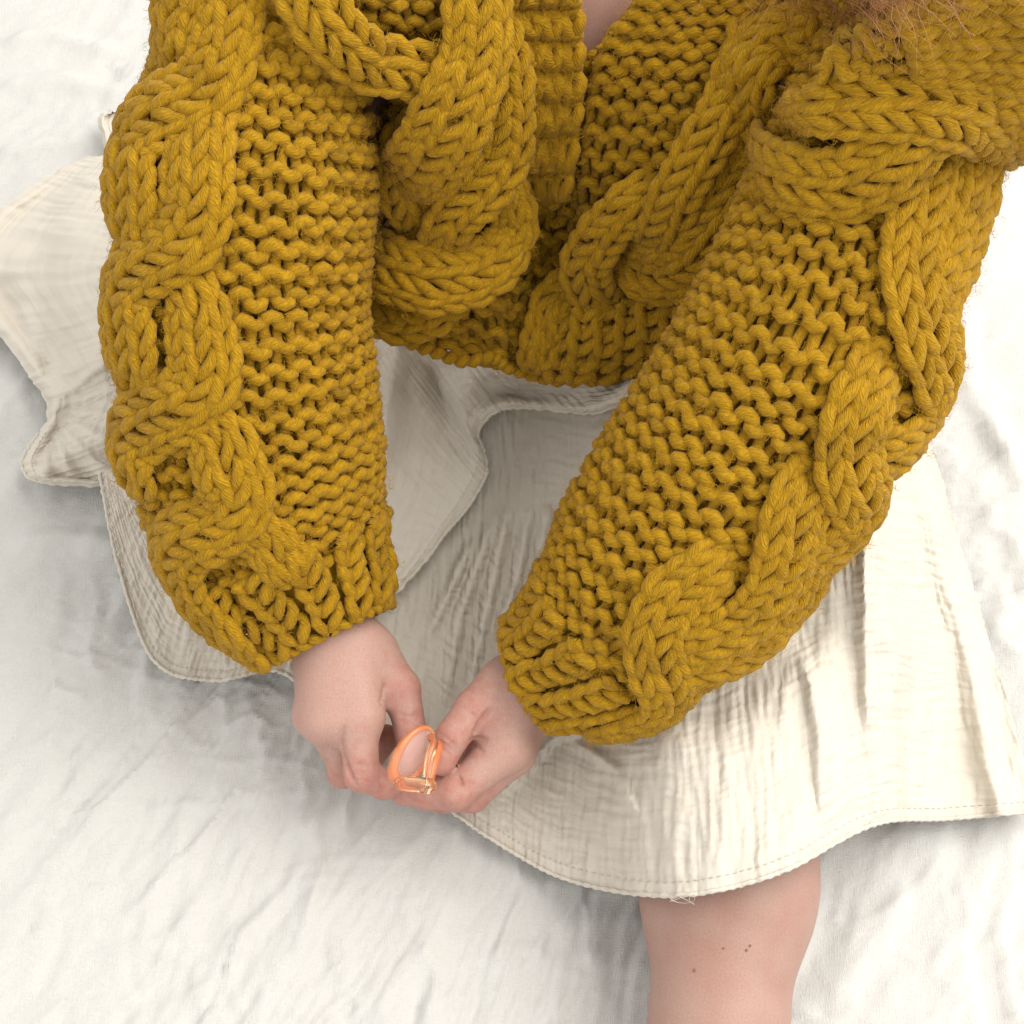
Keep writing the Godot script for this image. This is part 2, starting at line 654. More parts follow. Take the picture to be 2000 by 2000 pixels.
func make_materials() -> void:
	noise_a.noise_type = FastNoiseLite.TYPE_SIMPLEX_SMOOTH
	noise_a.frequency = 0.02
	noise_a.fractal_octaves = 2
	noise_b.noise_type = FastNoiseLite.TYPE_SIMPLEX_SMOOTH
	noise_b.frequency = 0.03
	noise_b.fractal_octaves = 3
	var st := streaks(128, 256, 3.2, 0.9, 3, 1.0)
	var tint := Image.create(128, 256, false, Image.FORMAT_RGB8)
	for y in 256:
		for x in 128:
			var v := clampf((st.get_pixel(x, y).r - 0.5) * 1.6 + 0.5, 0.0, 1.0)
			tint.set_pixel(x, y, Color(0.555, 0.408, 0.015).lerp(Color(0.720, 0.552, 0.044), v))
	wool = StandardMaterial3D.new()
	wool.resource_name = "mustard wool"
	wool.albedo_texture = ImageTexture.create_from_image(tint)
	wool.vertex_color_use_as_albedo = true
	wool.roughness = 0.72
	wool.metallic_specular = 0.3
	wool.heightmap_enabled = true
	wool.heightmap_texture = ImageTexture.create_from_image(st)
	wool.heightmap_scale = 0.12
	wool.rim_enabled = true
	wool.rim = 0.15
	wool.rim_tint = 1.0

	skin = StandardMaterial3D.new()
	skin.resource_name = "skin"
	skin.vertex_color_use_as_albedo = true
	skin.roughness = 0.5
	skin.metallic_specular = 0.35
	skin.subsurf_scatter_enabled = true
	skin.subsurf_scatter_strength = 0.12
	var pores := NoiseTexture2D.new()
	var pn := FastNoiseLite.new()
	pn.noise_type = FastNoiseLite.TYPE_CELLULAR
	pn.frequency = 0.06
	pores.noise = pn
	pores.seamless = true
	pores.width = 256
	pores.height = 256
	skin.heightmap_enabled = true
	skin.heightmap_texture = pores
	skin.heightmap_scale = 0.012
	var mottle := NoiseTexture2D.new()
	var mn := FastNoiseLite.new()
	mn.frequency = 0.05
	mn.fractal_octaves = 4
	mottle.noise = mn
	mottle.seamless = true
	mottle.width = 256
	mottle.height = 256
	var ramp := Gradient.new()
	ramp.set_color(0, Color(0.93, 0.85, 0.84))
	ramp.set_color(1, Color(1, 1, 1))
	mottle.color_ramp = ramp
	skin.albedo_texture = mottle
	skin.uv1_triplanar = true
	skin.uv1_scale = Vector3(40, 40, 40)

	gauze = StandardMaterial3D.new()
	gauze.resource_name = "cream gauze"
	gauze.albedo_color = Color(0.795, 0.77, 0.725)
	gauze.roughness = 0.95
	gauze.metallic_specular = 0.1
	var weave := Image.create(256, 256, false, Image.FORMAT_RGB8)
	var wn := FastNoiseLite.new()
	wn.frequency = 0.05
	for y in 256:
		for x in 256:
			var v := 0.5 + 0.05 * sin(TAU * x / 8.0) + 0.05 * sin(TAU * y / 8.0) + 0.6 * wn.get_noise_2d(x, y)
			weave.set_pixel(x, y, Color(v, v, v))
	gauze.heightmap_enabled = true
	gauze.heightmap_texture = ImageTexture.create_from_image(weave)
	gauze.heightmap_scale = 0.03
	gauze.uv1_triplanar = true
	gauze.uv1_scale = Vector3(22, 22, 22)


# ---------------------------------------------------------------- cloth
func near_line(p: Vector2, a: Array) -> Vector2:          # (signed distance, fraction along) to a polyline
	var best := Vector2(1e9, 0)
	for k in a.size() - 1:
		var u: Vector2 = a[k]
		var w: Vector2 = a[k + 1]
		var ab := w - u
		var t := clampf((p - u).dot(ab) / ab.length_squared(), 0.0, 1.0)
		var d := p - u - ab * t
		if d.length() < absf(best.x):
			best = Vector2(d.length() * (1.0 if ab.cross(d) > 0 else -1.0), (k + t) / (a.size() - 1))
	return best


func crinkle(u: float, v: float) -> float:                # double gauze: long soft creases crossed by short ones, in metres
	var w := noise_b.get_noise_2d(u * 500.0, v * 260.0) * 0.006
	var a := noise_a.get_noise_2d((u + w) * 5200.0, v * 420.0)
	var b := noise_a.get_noise_2d((u + w) * 9500.0 + 300.0, v * 900.0)
	var c := noise_a.get_noise_2d(u * 900.0 + 77.0, (v + w) * 6500.0)
	return 0.0012 * (1.0 - absf(a) * 2.2) + 0.0010 * b + 0.0011 * c


func skirt_height(px: float, py: float) -> float:
	var t := (py - 640.0) / 1410.0
	var axis := lerpf(1600.0, 1415.0, t)
	var d := px - axis
	var r := lerpf(250.0, 195.0, t)
	if d < 0.0:
		r *= 1.0 + 0.35 * smoothstep(1.0, 0.3, t)
	var h := lerpf(0.158, 0.128, t) * exp(-pow(absf(d) / (r * 1.18), 3.4))
	h += 0.05 * exp(-pow((py - 640.0) / 170.0, 2.0)) * exp(-pow((px - 1000.0) / 420.0, 2.0))
	h += 0.075 * exp(-pow((px - 420.0) / 230.0, 2.0) - pow((py - 760.0) / 240.0, 2.0))
	return h + 0.010


func cloth(called: String, top: Array, bottom: Array, nu: int, nv: int, height: Callable, parent: Node, wide: float, tall: float) -> Shape:
	var a := spline(top, 8)
	var b := spline(bottom, 8)
	var f := func(u: float, v: float) -> Vector3:
		var p := sample(a, u)
		var q := sample(b, u)
		var px := lerpf(p[0], q[0], v)
		var py := lerpf(p[1], q[1], v)
		var h: float = height.call(px, py, u, v)
		return at(px, py, h)
	var s := sheet_of(nu, nv, f)
	var base := s.n.duplicate()
	for k in s.v.size():
		s.v[k] += base[k] * crinkle(s.uv[k].x * wide, s.uv[k].y * tall)
	var w := nu + 1
	for j in nv + 1:
		for k in w:
			var x := s.v[j * w + mini(k + 1, nu)] - s.v[j * w + maxi(k - 1, 0)]
			var y := s.v[mini(j + 1, nv) * w + k] - s.v[maxi(j - 1, 0) * w + k]
			s.n[j * w + k] = y.cross(x).normalized()
	put(called, s.mesh(), gauze, parent)
	return s


func hem(s: Shape, nu: int, nv: int, parent: Node, k0: int, k1: int) -> void:   # the narrow turned hem along the last row
	var p := PackedVector3Array()
	var r := PackedFloat32Array()
	for k in range(k0, k1):
		p.append(s.v[nv * (nu + 1) + k] + Vector3(0, 0.0006, 0))
		r.append(0.0016 + 0.0004 * sin(k * 1.7))
	var t := Shape.new()
	t.tube(p, r, 6)
	put("hem", t.mesh(), gauze, parent)
	var sew := Shape.new()
	var back := nv - 8
	for k in range(k0 + 1, k1 - 3, 3):
		var lift := Vector3(0, 0.0005, 0)
		sew.tube(PackedVector3Array([s.v[back * (nu + 1) + k], s.v[back * (nu + 1) + k + 1] + lift * 2.0, s.v[back * (nu + 1) + k + 2]]), PackedFloat32Array([0.0003, 0.0004, 0.0003]), 5, false)
	var thread := StandardMaterial3D.new()
	thread.albedo_color = Color(0.77, 0.74, 0.685)
	thread.roughness = 0.9
	put("hem_stitching", sew.mesh(), thread, parent)


# ---------------------------------------------------------------- the scene
func _ready() -> void:
	rng.seed = 11
	# camera
	var target := Vector3(0, 0.10, 0)
	eye = target + Vector3(0, sin(deg_to_rad(60.0)), cos(deg_to_rad(60.0))) * 1.15
	ahead = (target - eye).normalized()
	right = Vector3.RIGHT
	upward = right.cross(ahead)
	var cam := Camera3D.new()
	cam.name = "camera"
	cam.fov = rad_to_deg(2.0 * atan(1000.0 / FOCAL))
	cam.near = 0.05
	cam.far = 20.0
	add_child(cam)
	cam.look_at_from_position(eye, target, Vector3.UP)
	cam.current = true
	# light: a bright room, with a tall window behind her
	var env := Environment.new()
	env.background_mode = Environment.BG_COLOR
	env.background_color = Color(1.0, 0.99, 0.975)
	env.background_energy_multiplier = 0.83
	env.tonemap_mode = Environment.TONE_MAPPER_LINEAR
	env.tonemap_exposure = 1.45
	env.sdfgi_enabled = true
	env.ssao_enabled = true
	env.ssil_enabled = true
	var we := WorldEnvironment.new()
	we.name = "air"
	we.environment = env
	add_child(we)
	var window := AreaLight3D.new()
	window.name = "window_light"
	window.area_size = Vector2(3.0, 2.2)
	window.light_energy = 8.6
	window.light_color = Color(1.0, 0.985, 0.95)
	window.shadow_enabled = true
	window.set("area_range", 12.0)
	add_child(window)
	window.look_at_from_position(Vector3(1.65, 2.7, -0.4), Vector3(0.05, 0.1, 0.05), Vector3.UP)

	make_materials()
	make_bed()
	make_skirt()
	make_person()
	make_cardigan()
	make_glasses()


func make_bed() -> void:
	var m := StandardMaterial3D.new()
	m.resource_name = "white cotton"
	m.albedo_color = Color(0.79, 0.787, 0.775)
	m.roughness = 0.9
	m.metallic_specular = 0.15
	var im := Image.create(256, 256, false, Image.FORMAT_RGB8)
	var tone := Image.create(256, 256, false, Image.FORMAT_RGB8)
	var tn := FastNoiseLite.new()
	tn.frequency = 1.0
	for y in 256:
		for x in 256:
			var a := tn.get_noise_2d(x * 0.9, y * 0.03) + tn.get_noise_2d(x * 0.03 + 500.0, y * 0.9) + 0.5 * tn.get_noise_2d(x * 0.5, y * 0.5 + 900.0)
			var g := clampf(0.5 + a * 0.4, 0.0, 1.0)
			im.set_pixel(x, y, Color(g, g, g))
			g = 0.955 + 0.045 * g
			tone.set_pixel(x, y, Color(g, g, g))
	m.albedo_texture = ImageTexture.create_from_image(tone)
	m.heightmap_enabled = true
	m.heightmap_texture = ImageTexture.create_from_image(im)
	m.heightmap_scale = 0.07
	m.uv1_triplanar = true
	m.uv1_scale = Vector3(14, 14, 14)
	var n := FastNoiseLite.new()
	n.noise_type = FastNoiseLite.TYPE_SIMPLEX_SMOOTH
	n.frequency = 1.0
	n.fractal_octaves = 3
	n.seed = 5
	var folds := [
		[[Vector2(0, 1050), Vector2(130, 1040), Vector2(260, 1055)], 0.007, 30.0],
		[[Vector2(560, 1640), Vector2(680, 1560), Vector2(800, 1470)], 0.006, 35.0],
		[[Vector2(-20, 75), Vector2(100, 60), Vector2(260, 105)], 0.006, 26.0],
		[[Vector2(-20, 165), Vector2(120, 150), Vector2(260, 175)], 0.007, 30.0],
		[[Vector2(-20, 290), Vector2(60, 280), Vector2(190, 260)], 0.005, 26.0],
		[[Vector2(480, 1960), Vector2(560, 1860), Vector2(640, 1720)], 0.005, 30.0],
		[[Vector2(1600, 1980), Vector2(1700, 1850), Vector2(1790, 1700)], 0.006, 32.0],
		[[Vector2(1880, 560), Vector2(1900, 760), Vector2(2010, 950)], 0.007, 28.0],
		[[Vector2(1935, 700), Vector2(1950, 860), Vector2(2040, 1010)], 0.005, 24.0],
		[[Vector2(700, 1990), Vector2(830, 1860), Vector2(900, 1700)], 0.006, 34.0]]
	var lines := []
	for f in folds:
		var a := []
		for p in f[0]:
			var w := at(p.x, p.y, 0.0)
			a.append(Vector2(w.x, w.z))
		lines.append([a, f[1], f[2] * 0.00035])
	var s := sheet_of(430, 430, func(a: float, b: float) -> Vector3:
		var x := (a - 0.5) * 2.0
		var z := (b - 0.5) * 2.0
		x = x * 0.5 + x * x * x * 0.7
		z = z * 0.5 + z * z * z * 0.7
		var u := x * 0.93 + z * 0.36
		var w := -x * 0.36 + z * 0.93
		var wx := n.get_noise_2d(u * 5.0, w * 3.0) * 0.05
		var soft := n.get_noise_2d(u * 4.0 + 9.0, w * 2.5)
		var mid := 1.0 - absf(n.get_noise_2d((u + wx) * 12.0, (w - wx) * 2.4 + 40.0)) * 2.0
		var fine := 1.0 - absf(n.get_noise_2d((u - wx) * 40.0, (w + wx) * 6.0 + 90.0)) * 2.0
		var tiny := n.get_noise_2d(u * 110.0, w * 20.0)
		var sharp := pow(maxf(0.0, 1.0 - absf(n.get_noise_2d((u + wx * 0.6) * 10.0 + 20.0, (w - wx) * 4.5 + 11.0)) * 3.0), 4.0) + 0.6 * pow(maxf(0.0, 1.0 - absf(n.get_noise_2d((u * 0.5 + w * 0.8) * 14.0 + 60.0, (w * 0.5 - u * 0.8 + wx) * 5.0)) * 3.0), 4.0)
		var calm := clampf(0.75 + n.get_noise_2d(x * 3.0 + 50.0, z * 3.0) * 0.9, 0.25, 1.3)
		var y := 0.006 * soft + (0.0054 * mid + 0.0022 * fine + 0.0010 * tiny + 0.0038 * sharp) * calm
		for l in lines:
			var d := near_line(Vector2(x, z), l[0])
			if absf(d.x) < 0.05:
				y += l[1] * exp(-pow(d.x / l[2], 2.0)) * smoothstep(0.0, 0.2, d.y) * smoothstep(1.0, 0.8, d.y)
		return Vector3(x, y - 0.011, z))
	var bed := put("bed_sheet", s.mesh(), m, self)
	bed.set_meta("label", "crumpled white cotton bed sheet she sits on")
	bed.set_meta("category", "bed sheet")
	bed.set_meta("kind", "structure")


func make_skirt() -> void:
	var skirt := thing("skirt", "cream crinkled double gauze skirt spread over her lap and the white sheet", "skirt")
	var top := [[330, 860], [400, 780], [500, 690], [600, 630], [700, 600], [800, 640], [900, 690], [1000, 720], [1150, 735], [1300, 720], [1450, 720], [1600, 730], [1750, 780], [1812, 850]]
	var low := [[196, 925], [228, 1090], [300, 1290], [420, 1330], [560, 1318], [690, 1480], [850, 1565], [980, 1652], [1120, 1722], [1320, 1750], [1520, 1706], [1700, 1612], [1850, 1600], [2030, 1585]]
	var crease := [Vector2(1735, 900), Vector2(1738, 1120), Vector2(1790, 1275), Vector2(1768, 1400), Vector2(1780, 1600)]
	var crease2 := [Vector2(1790, 850), Vector2(1830, 1080), Vector2(1890, 1260), Vector2(1930, 1480), Vector2(1960, 1600)]
	var dip := [Vector2(1300, 1440), Vector2(1470, 1310), Vector2(1640, 1170)]
	var ridges := [[Vector2(1000, 960), Vector2(960, 1150), Vector2(900, 1420)], [Vector2(1040, 970), Vector2(1010, 1130), Vector2(960, 1300)], [Vector2(970, 990), Vector2(900, 1200), Vector2(860, 1400)], [Vector2(1075, 980), Vector2(1050, 1100)],
		[Vector2(930, 1040), Vector2(830, 1260)], [Vector2(1110, 1440), Vector2(1200, 1500), Vector2(1260, 1620)], [Vector2(1560, 1250), Vector2(1600, 1420), Vector2(1610, 1640)], [Vector2(1690, 1000), Vector2(1690, 1250), Vector2(1700, 1500)], [Vector2(960, 1570), Vector2(1080, 1440), Vector2(1250, 1400)]]
	var high := func(px: float, py: float, u: float, v: float) -> float:
		var p := Vector2(px, py)
		var h := skirt_height(px, py)
		var d := near_line(p, crease)
		h += 0.032 * exp(-pow((d.x - 35.0) / (60.0 if d.x > 35.0 else 20.0), 2.0)) * smoothstep(0.0, 0.2, d.y)
		d = near_line(p, crease2)
		h += 0.016 * exp(-pow(d.x / 24.0, 2.0)) * smoothstep(0.0, 0.2, d.y)
		d = near_line(p, dip)
		h -= 0.016 * exp(-pow(d.x / 60.0, 2.0)) * smoothstep(0.0, 0.25, d.y) * smoothstep(1.0, 0.75, d.y)
		for r in ridges:
			d = near_line(p, r)
			h += 0.011 * exp(-pow(d.x / 10.5, 2.0)) * smoothstep(0.0, 0.25, d.y) * smoothstep(1.0, 0.7, d.y)
		h += 0.004 * noise_b.get_noise_2d(px * 0.35, py * 0.08 + 40.0) * smoothstep(0.2, 0.6, v)
		h += 0.012 * maxf(0.0, noise_b.get_noise_2d(u * 260.0, 7.0)) * smoothstep(0.75, 1.0, v) * 0.6
		return h
	var s := cloth("main_panel", top, low, 520, 300, high, skirt, 1.0, 0.36)
	hem(s, 520, 300, skirt, 0, 521)
	var loose := Shape.new()
	for k in 4:
		var p := PackedVector3Array()
		for z in 9:
			var t := z / 8.0
			p.append(at(1295 + k * 12 + 30 * t + 14 * sin(t * 5.0 + k * 2.0), 1742 + 16 * sin(t * PI) + 3 * k, 0.142 - 0.012 * sin(t * PI)))
		var r := PackedFloat32Array()
		r.resize(9)
		r.fill(0.0002)
		loose.tube(p, r, 4, false)
	put("loose_thread", loose.mesh(), gauze, skirt)
	# the wrapped front panel with its curling free edge
	var t2 := [[680, 1180], [672, 1050], [680, 900], [690, 760], [705, 640], [740, 615], [780, 625], [830, 645], [880, 665], [950, 680], [1060, 690], [1180, 695], [1290, 680]]
	var e2 := [[752, 1180], [827, 1098], [874, 1038], [913, 992], [942, 945], [950, 908], [934, 856], [948, 822], [990, 796], [1075, 800], [1165, 806], [1245, 775], [1330, 735]]
	var soft := func(px: float, py: float, u: float, v: float) -> float:
		var h := maxf(skirt_height(px, py) + 0.010, 0.03)
		h += 0.024 * smoothstep(0.45, 0.65, u) * sin(clampf(v * 1.25, 0.0, 1.0) * PI * 0.5)
		h += 0.010 * sin(v * 9.0 + u * 14.0) * smoothstep(0.2, 0.5, v) * smoothstep(1.0, 0.8, v) * smoothstep(0.25, 0.5, u)
		h += 0.006 * exp(-pow((v - 0.93) / 0.07, 2.0))
		h += 0.010 * exp(-pow((px - 760.0 + (py - 800.0) * 0.12) / 22.0, 2.0)) * smoothstep(1000.0, 850.0, py)
		return h
	var s2 := cloth("wrap_panel", t2, e2, 220, 120, soft, skirt, 0.34, 0.10)
	hem(s2, 220, 120, skirt, 0, 221)
	# the side that is pulled out over the bent knee
	var l3 := [[215, 218], [192, 232], [204, 300], [160, 310], [108, 335], [50, 375], [-20, 425], [-90, 520], [-30, 620], [28, 690], [62, 742], [90, 785], [86, 832], [62, 872], [44, 905], [64, 938], [150, 944], [270, 946]]
	var r3 := []
	for k in l3.size():
		r3.append([330.0, 205.0 + 740.0 * k / (l3.size() - 1)])
	var knee := func(px: float, py: float, u: float, v: float) -> float:
		var h := 0.012 + 0.125 * exp(-pow((px - 290.0) / 200.0, 2.0) - pow((py - 560.0) / 250.0, 2.0)) * smoothstep(0.0, 0.5, v)
		var q := Vector2(px - 88.0, py - 800.0)
		var ang := q.angle()
		h += 0.0025 * sin(ang * 17.0) * smoothstep(20.0, 110.0, q.length()) * smoothstep(0.0, 0.2, v) * smoothstep(430.0, 250.0, q.length())
		h += 0.022 * exp(-pow(near_line(Vector2(px, py), [Vector2(88, 790), Vector2(190, 700), Vector2(330, 600)]).x / 34.0, 2.0)) * smoothstep(0.0, 0.15, v)
		h += 0.016 * exp(-pow(near_line(Vector2(px, py), [Vector2(200, 300), Vector2(120, 430), Vector2(0, 520)]).x / 40.0, 2.0)) * smoothstep(0.0, 0.15, v)
		h += 0.012 * exp(-pow(near_line(Vector2(px, py), [Vector2(70, 930), Vector2(150, 870), Vector2(330, 820)]).x / 30.0, 2.0)) * smoothstep(0.0, 0.15, v)
		h += 0.010 * exp(-pow((v - 0.06) / 0.05, 2.0))
		return h
	var s3 := cloth("side_panel", r3, l3, 260, 130, func(px: float, py: float, u: float, v: float) -> float: return knee.call(px, py, u, 1.0 - v), skirt, 0.30, 0.12)
	hem(s3, 260, 130, skirt, 190, 261)


func make_person() -> void:
	var who := thing("person", "seated person with bare hands and bare leg, in the mustard cardigan and cream skirt", "person")
	var s := Shape.new()
	var plain := func(p: Vector3) -> Color:
		var m := noise_b.get_noise_3d(p.x * 900.0, p.y * 900.0, p.z * 900.0)
		return Color(0.42, 0.295, 0.245).lerp(Color(0.385, 0.24, 0.195), clampf(0.35 + m * 0.9, 0.0, 1.0))
	var f := Field.new(Vector3(-0.42, -0.03, -0.50), Vector3(0.42, 0.50, 0.98), 0.0085)
	var nb := Vector3(0, 0.5, 0.86)
	var chest := at(1170, 30, body_height(1170, 30) - 0.022) - nb * 0.10
	var hips := at(1100, 560, 0.06) - nb * 0.11
	f.bone(chest, hips, 0.10, 0.06, 0.05)
	var thigh := joint([1545, 760, 0.058, 180])
	var bare := joint([1422, 1745, 0.062, 162])
	var shin := joint([1402, 2010, 0.050, 124])
	f.bone(hips + Vector3(0.08, 0, 0), thigh[0], 0.06, 0.062, 0.04)
	var mid := joint([1485, 1260, 0.052, 165])
	f.bone(thigh[0], mid[0], 0.055, mid[1], 0.03)
	f.bone(mid[0], bare[0], mid[1], bare[1], 0.03)
	f.bone(bare[0], shin[0], bare[1], shin[1], 0.02)
	f.bone(shin[0], shin[0] + (shin[0] - bare[0]), shin[1], 0.042, 0.02)
	f.bone(shin[0] + (shin[0] - bare[0]), Vector3(shin[0].x - 0.02, 0.048, 0.70), 0.042, 0.046, 0.02)
	f.bone(Vector3(shin[0].x - 0.02, 0.048, 0.70), Vector3(shin[0].x - 0.03, 0.038, 0.90), 0.046, 0.032, 0.02)
	f.bone(Vector3(shin[0].x - 0.03, 0.038, 0.90), Vector3(shin[0].x - 0.03, 0.06, 0.96), 0.032, 0.02, 0.02)
	var knee := at(330, 560, 0.035)
	f.bone(hips + Vector3(-0.07, -0.01, 0), knee, 0.05, 0.032, 0.04)
	f.bone(knee, at(480, 900, 0.03), 0.032, 0.026, 0.03)
	# arms, inside the sleeves
	f.bone(chest + Vector3(-0.14, 0.02, -0.02), at(490, 500, 0.27), 0.05, 0.042, 0.04)
	f.bone(at(490, 500, 0.27), at(650, 1225, 0.105), 0.042, 0.026, 0.03)
	f.bone(chest + Vector3(0.14, 0.02, -0.02), at(1600, 620, 0.28), 0.05, 0.042, 0.04)
	f.bone(at(1600, 620, 0.28), at(1045, 1320, 0.112), 0.042, 0.026, 0.03)
	f.nets(s, plain)
	hand(s,
		[[[650, 1180, 0.105, 60], [650, 1250, 0.104, 66], [690, 1262, 0.102, 52]],
		[[700, 1262, 0.102, 52], [712, 1398, 0.099, 40]],
		[[672, 1268, 0.103, 54], [670, 1400, 0.099, 39]],
		[[645, 1275, 0.101, 54], [634, 1408, 0.096, 40]],
		[[630, 1285, 0.098, 48], [612, 1396, 0.087, 35]],
		[[722, 1280, 0.094, 44], [742, 1338, 0.086, 32]]],
		[[[700, 1400, 0.098, 38], [706, 1512, 0.082, 35], [748, 1531, 0.071, 30], [784, 1532, 0.063, 25]],
		[[664, 1406, 0.094, 38], [670, 1508, 0.050, 31], [708, 1500, 0.040, 28], [753, 1441, 0.042, 27]],
		[[632, 1410, 0.092, 37], [666, 1488, 0.046, 29], [684, 1496, 0.034, 26], [712, 1455, 0.030, 24]],
		[[608, 1398, 0.084, 33], [650, 1458, 0.042, 26], [660, 1475, 0.034, 24], [688, 1445, 0.030, 21]],
		[[734, 1285, 0.094, 46], [784, 1344, 0.088, 37], [801, 1425, 0.078, 31], [806, 1488, 0.070, 27]]],
		[[[752, 1338, 0.0014], [748, 1358, 0.0016], [743, 1374, 0.0014]], [[690, 1500, 0.0009], [706, 1493, 0.0010], [724, 1498, 0.0009]], [[684, 1514, 0.0009], [702, 1508, 0.0010], [722, 1514, 0.0008]], [[694, 1528, 0.0008], [708, 1522, 0.0009], [722, 1528, 0.0008]],
		[[782, 1396, 0.0008], [796, 1400, 0.0009], [812, 1396, 0.0008]], [[784, 1408, 0.0008], [798, 1412, 0.0009], [814, 1406, 0.0008]], [[672, 1420, 0.0010], [666, 1446, 0.0016], [676, 1490, 0.0018], [694, 1532, 0.0016]], [[742, 1522, 0.0008], [746, 1536, 0.0008], [744, 1550, 0.0007]]])
	hand(s,
		[[[1070, 1312, 0.112, 62], [1020, 1350, 0.105, 64]],
		[[1003, 1330, 0.106, 50], [988, 1455, 0.092, 42]],
		[[1020, 1350, 0.098, 52], [1002, 1466, 0.078, 41]],
		[[1036, 1375, 0.086, 48], [1008, 1450, 0.064, 37]],
		[[1038, 1388, 0.078, 44], [1012, 1434, 0.056, 33]],
		[[992, 1345, 0.106, 46], [940, 1388, 0.100, 36]],
		[[962, 1405, 0.090, 36], [905, 1490, 0.068, 30]]],
		[[[990, 1462, 0.092, 42], [890, 1546, 0.084, 36], [836, 1553, 0.072, 29], [786, 1549, 0.060, 24]],
		[[1000, 1472, 0.078, 40], [922, 1556, 0.058, 31], [862, 1560, 0.046, 27], [806, 1545, 0.040, 24]],
		[[1006, 1455, 0.064, 36], [940, 1540, 0.042, 29], [890, 1550, 0.034, 25], [850, 1535, 0.030, 22]],
		[[1010, 1436, 0.056, 32], [960, 1515, 0.036, 25], [920, 1530, 0.030, 22], [890, 1520, 0.027, 19]],
		[[975, 1348, 0.108, 45], [926, 1382, 0.110, 37], [884, 1438, 0.106, 33], [862, 1486, 0.098, 29]]],
		[[[856, 1434, 0.0009], [872, 1442, 0.0010], [888, 1456, 0.0009]], [[852, 1444, 0.0009], [868, 1452, 0.0010], [884, 1466, 0.0009]], [[850, 1455, 0.0008], [864, 1462, 0.0009], [878, 1475, 0.0008]], [[918, 1444, 0.0012], [934, 1441, 0.0012], [952, 1445, 0.0009]],
		[[922, 1453, 0.0010], [934, 1460, 0.0011], [944, 1469, 0.0009]], [[958, 1385, 0.0012], [944, 1402, 0.0020], [926, 1430, 0.0020]], [[893, 1516, 0.0011], [900, 1524, 0.0012], [902, 1536, 0.0009]], [[905, 1382, 0.0007], [918, 1394, 0.0008], [930, 1400, 0.0007]]])
	put("body", s.mesh(), skin, who)
	# three small moles on the bare leg
	var brown := StandardMaterial3D.new()
	brown.albedo_color = Color(0.52, 0.33, 0.26)
	brown.roughness = 0.7
	for m in [[1357, 1895, 4.5], [1413, 1852, 3.2], [1458, 1856, 3.6], [1465, 1847, 3.6]]:
		var ball := SphereMesh.new()
		ball.radius = m[2] * 0.00026
		ball.height = ball.radius * 2.0
		ball.radial_segments = 10
		ball.rings = 6
		var h := 0.0
		for k in 400:                                        # sink it to the skin
			h = 0.16 - k * 0.0004
			if f.value(at(m[0], m[1], h)) < 0.0002:
				break
		var o := put("mole", ball, brown, who)
		o.position = at(m[0], m[1], h)
		o.scale = Vector3(1, 0.5, 1)
	# loose ends of reddish hair on the shoulder
	var hs := Shape.new()
	for k in 520:
		var px := 1675.0 + rng.randfn(0, 95)
		var wisp := k % 5 == 0
		var len_ := rng.randf_range(90, 170) if wisp else rng.randf_range(45, 90)
		var lean := rng.randfn(0.1, 0.5)
		var curl := rng.randfn(0, 26)
		var p := PackedVector3Array()
		var r := PackedFloat32Array()
		var start := rng.randf_range(-120, -40)
		var thick := rng.randf_range(0.00014, 0.00026)
		for j in 9:
			var t := j / 8.0
			var x := px + lean * len_ * t + curl * sin(t * PI * 1.3) + 7.0 * cos(t * 10.0 + k)
			var y := start + len_ * t * 1.2 + 7.0 * sin(t * 9.0 + k)
			p.append(at(x, y, body_height(x, y) + 0.036 + 0.016 * sin(t * PI) + rng.randf() * 0.002))
			r.append(thick * (1.0 - 0.6 * t))
		hs.tube(p, r, 4)
		var dye := Color(0.26, 0.10, 0.035).lerp(Color(0.60, 0.31, 0.14), rng.randf() * (1.0 if wisp else 0.6))
		while hs.c.size() < hs.v.size():
			hs.c.append(dye)
	var hm := StandardMaterial3D.new()
	hm.resource_name = "auburn hair"
	hm.vertex_color_use_as_albedo = true
	hm.roughness = 0.45
	var hair := put("hair", hs.mesh(), hm, who)
	hair.set_meta("kind", "stuff")
	hair.set_meta("label", "loose ends of reddish hair")


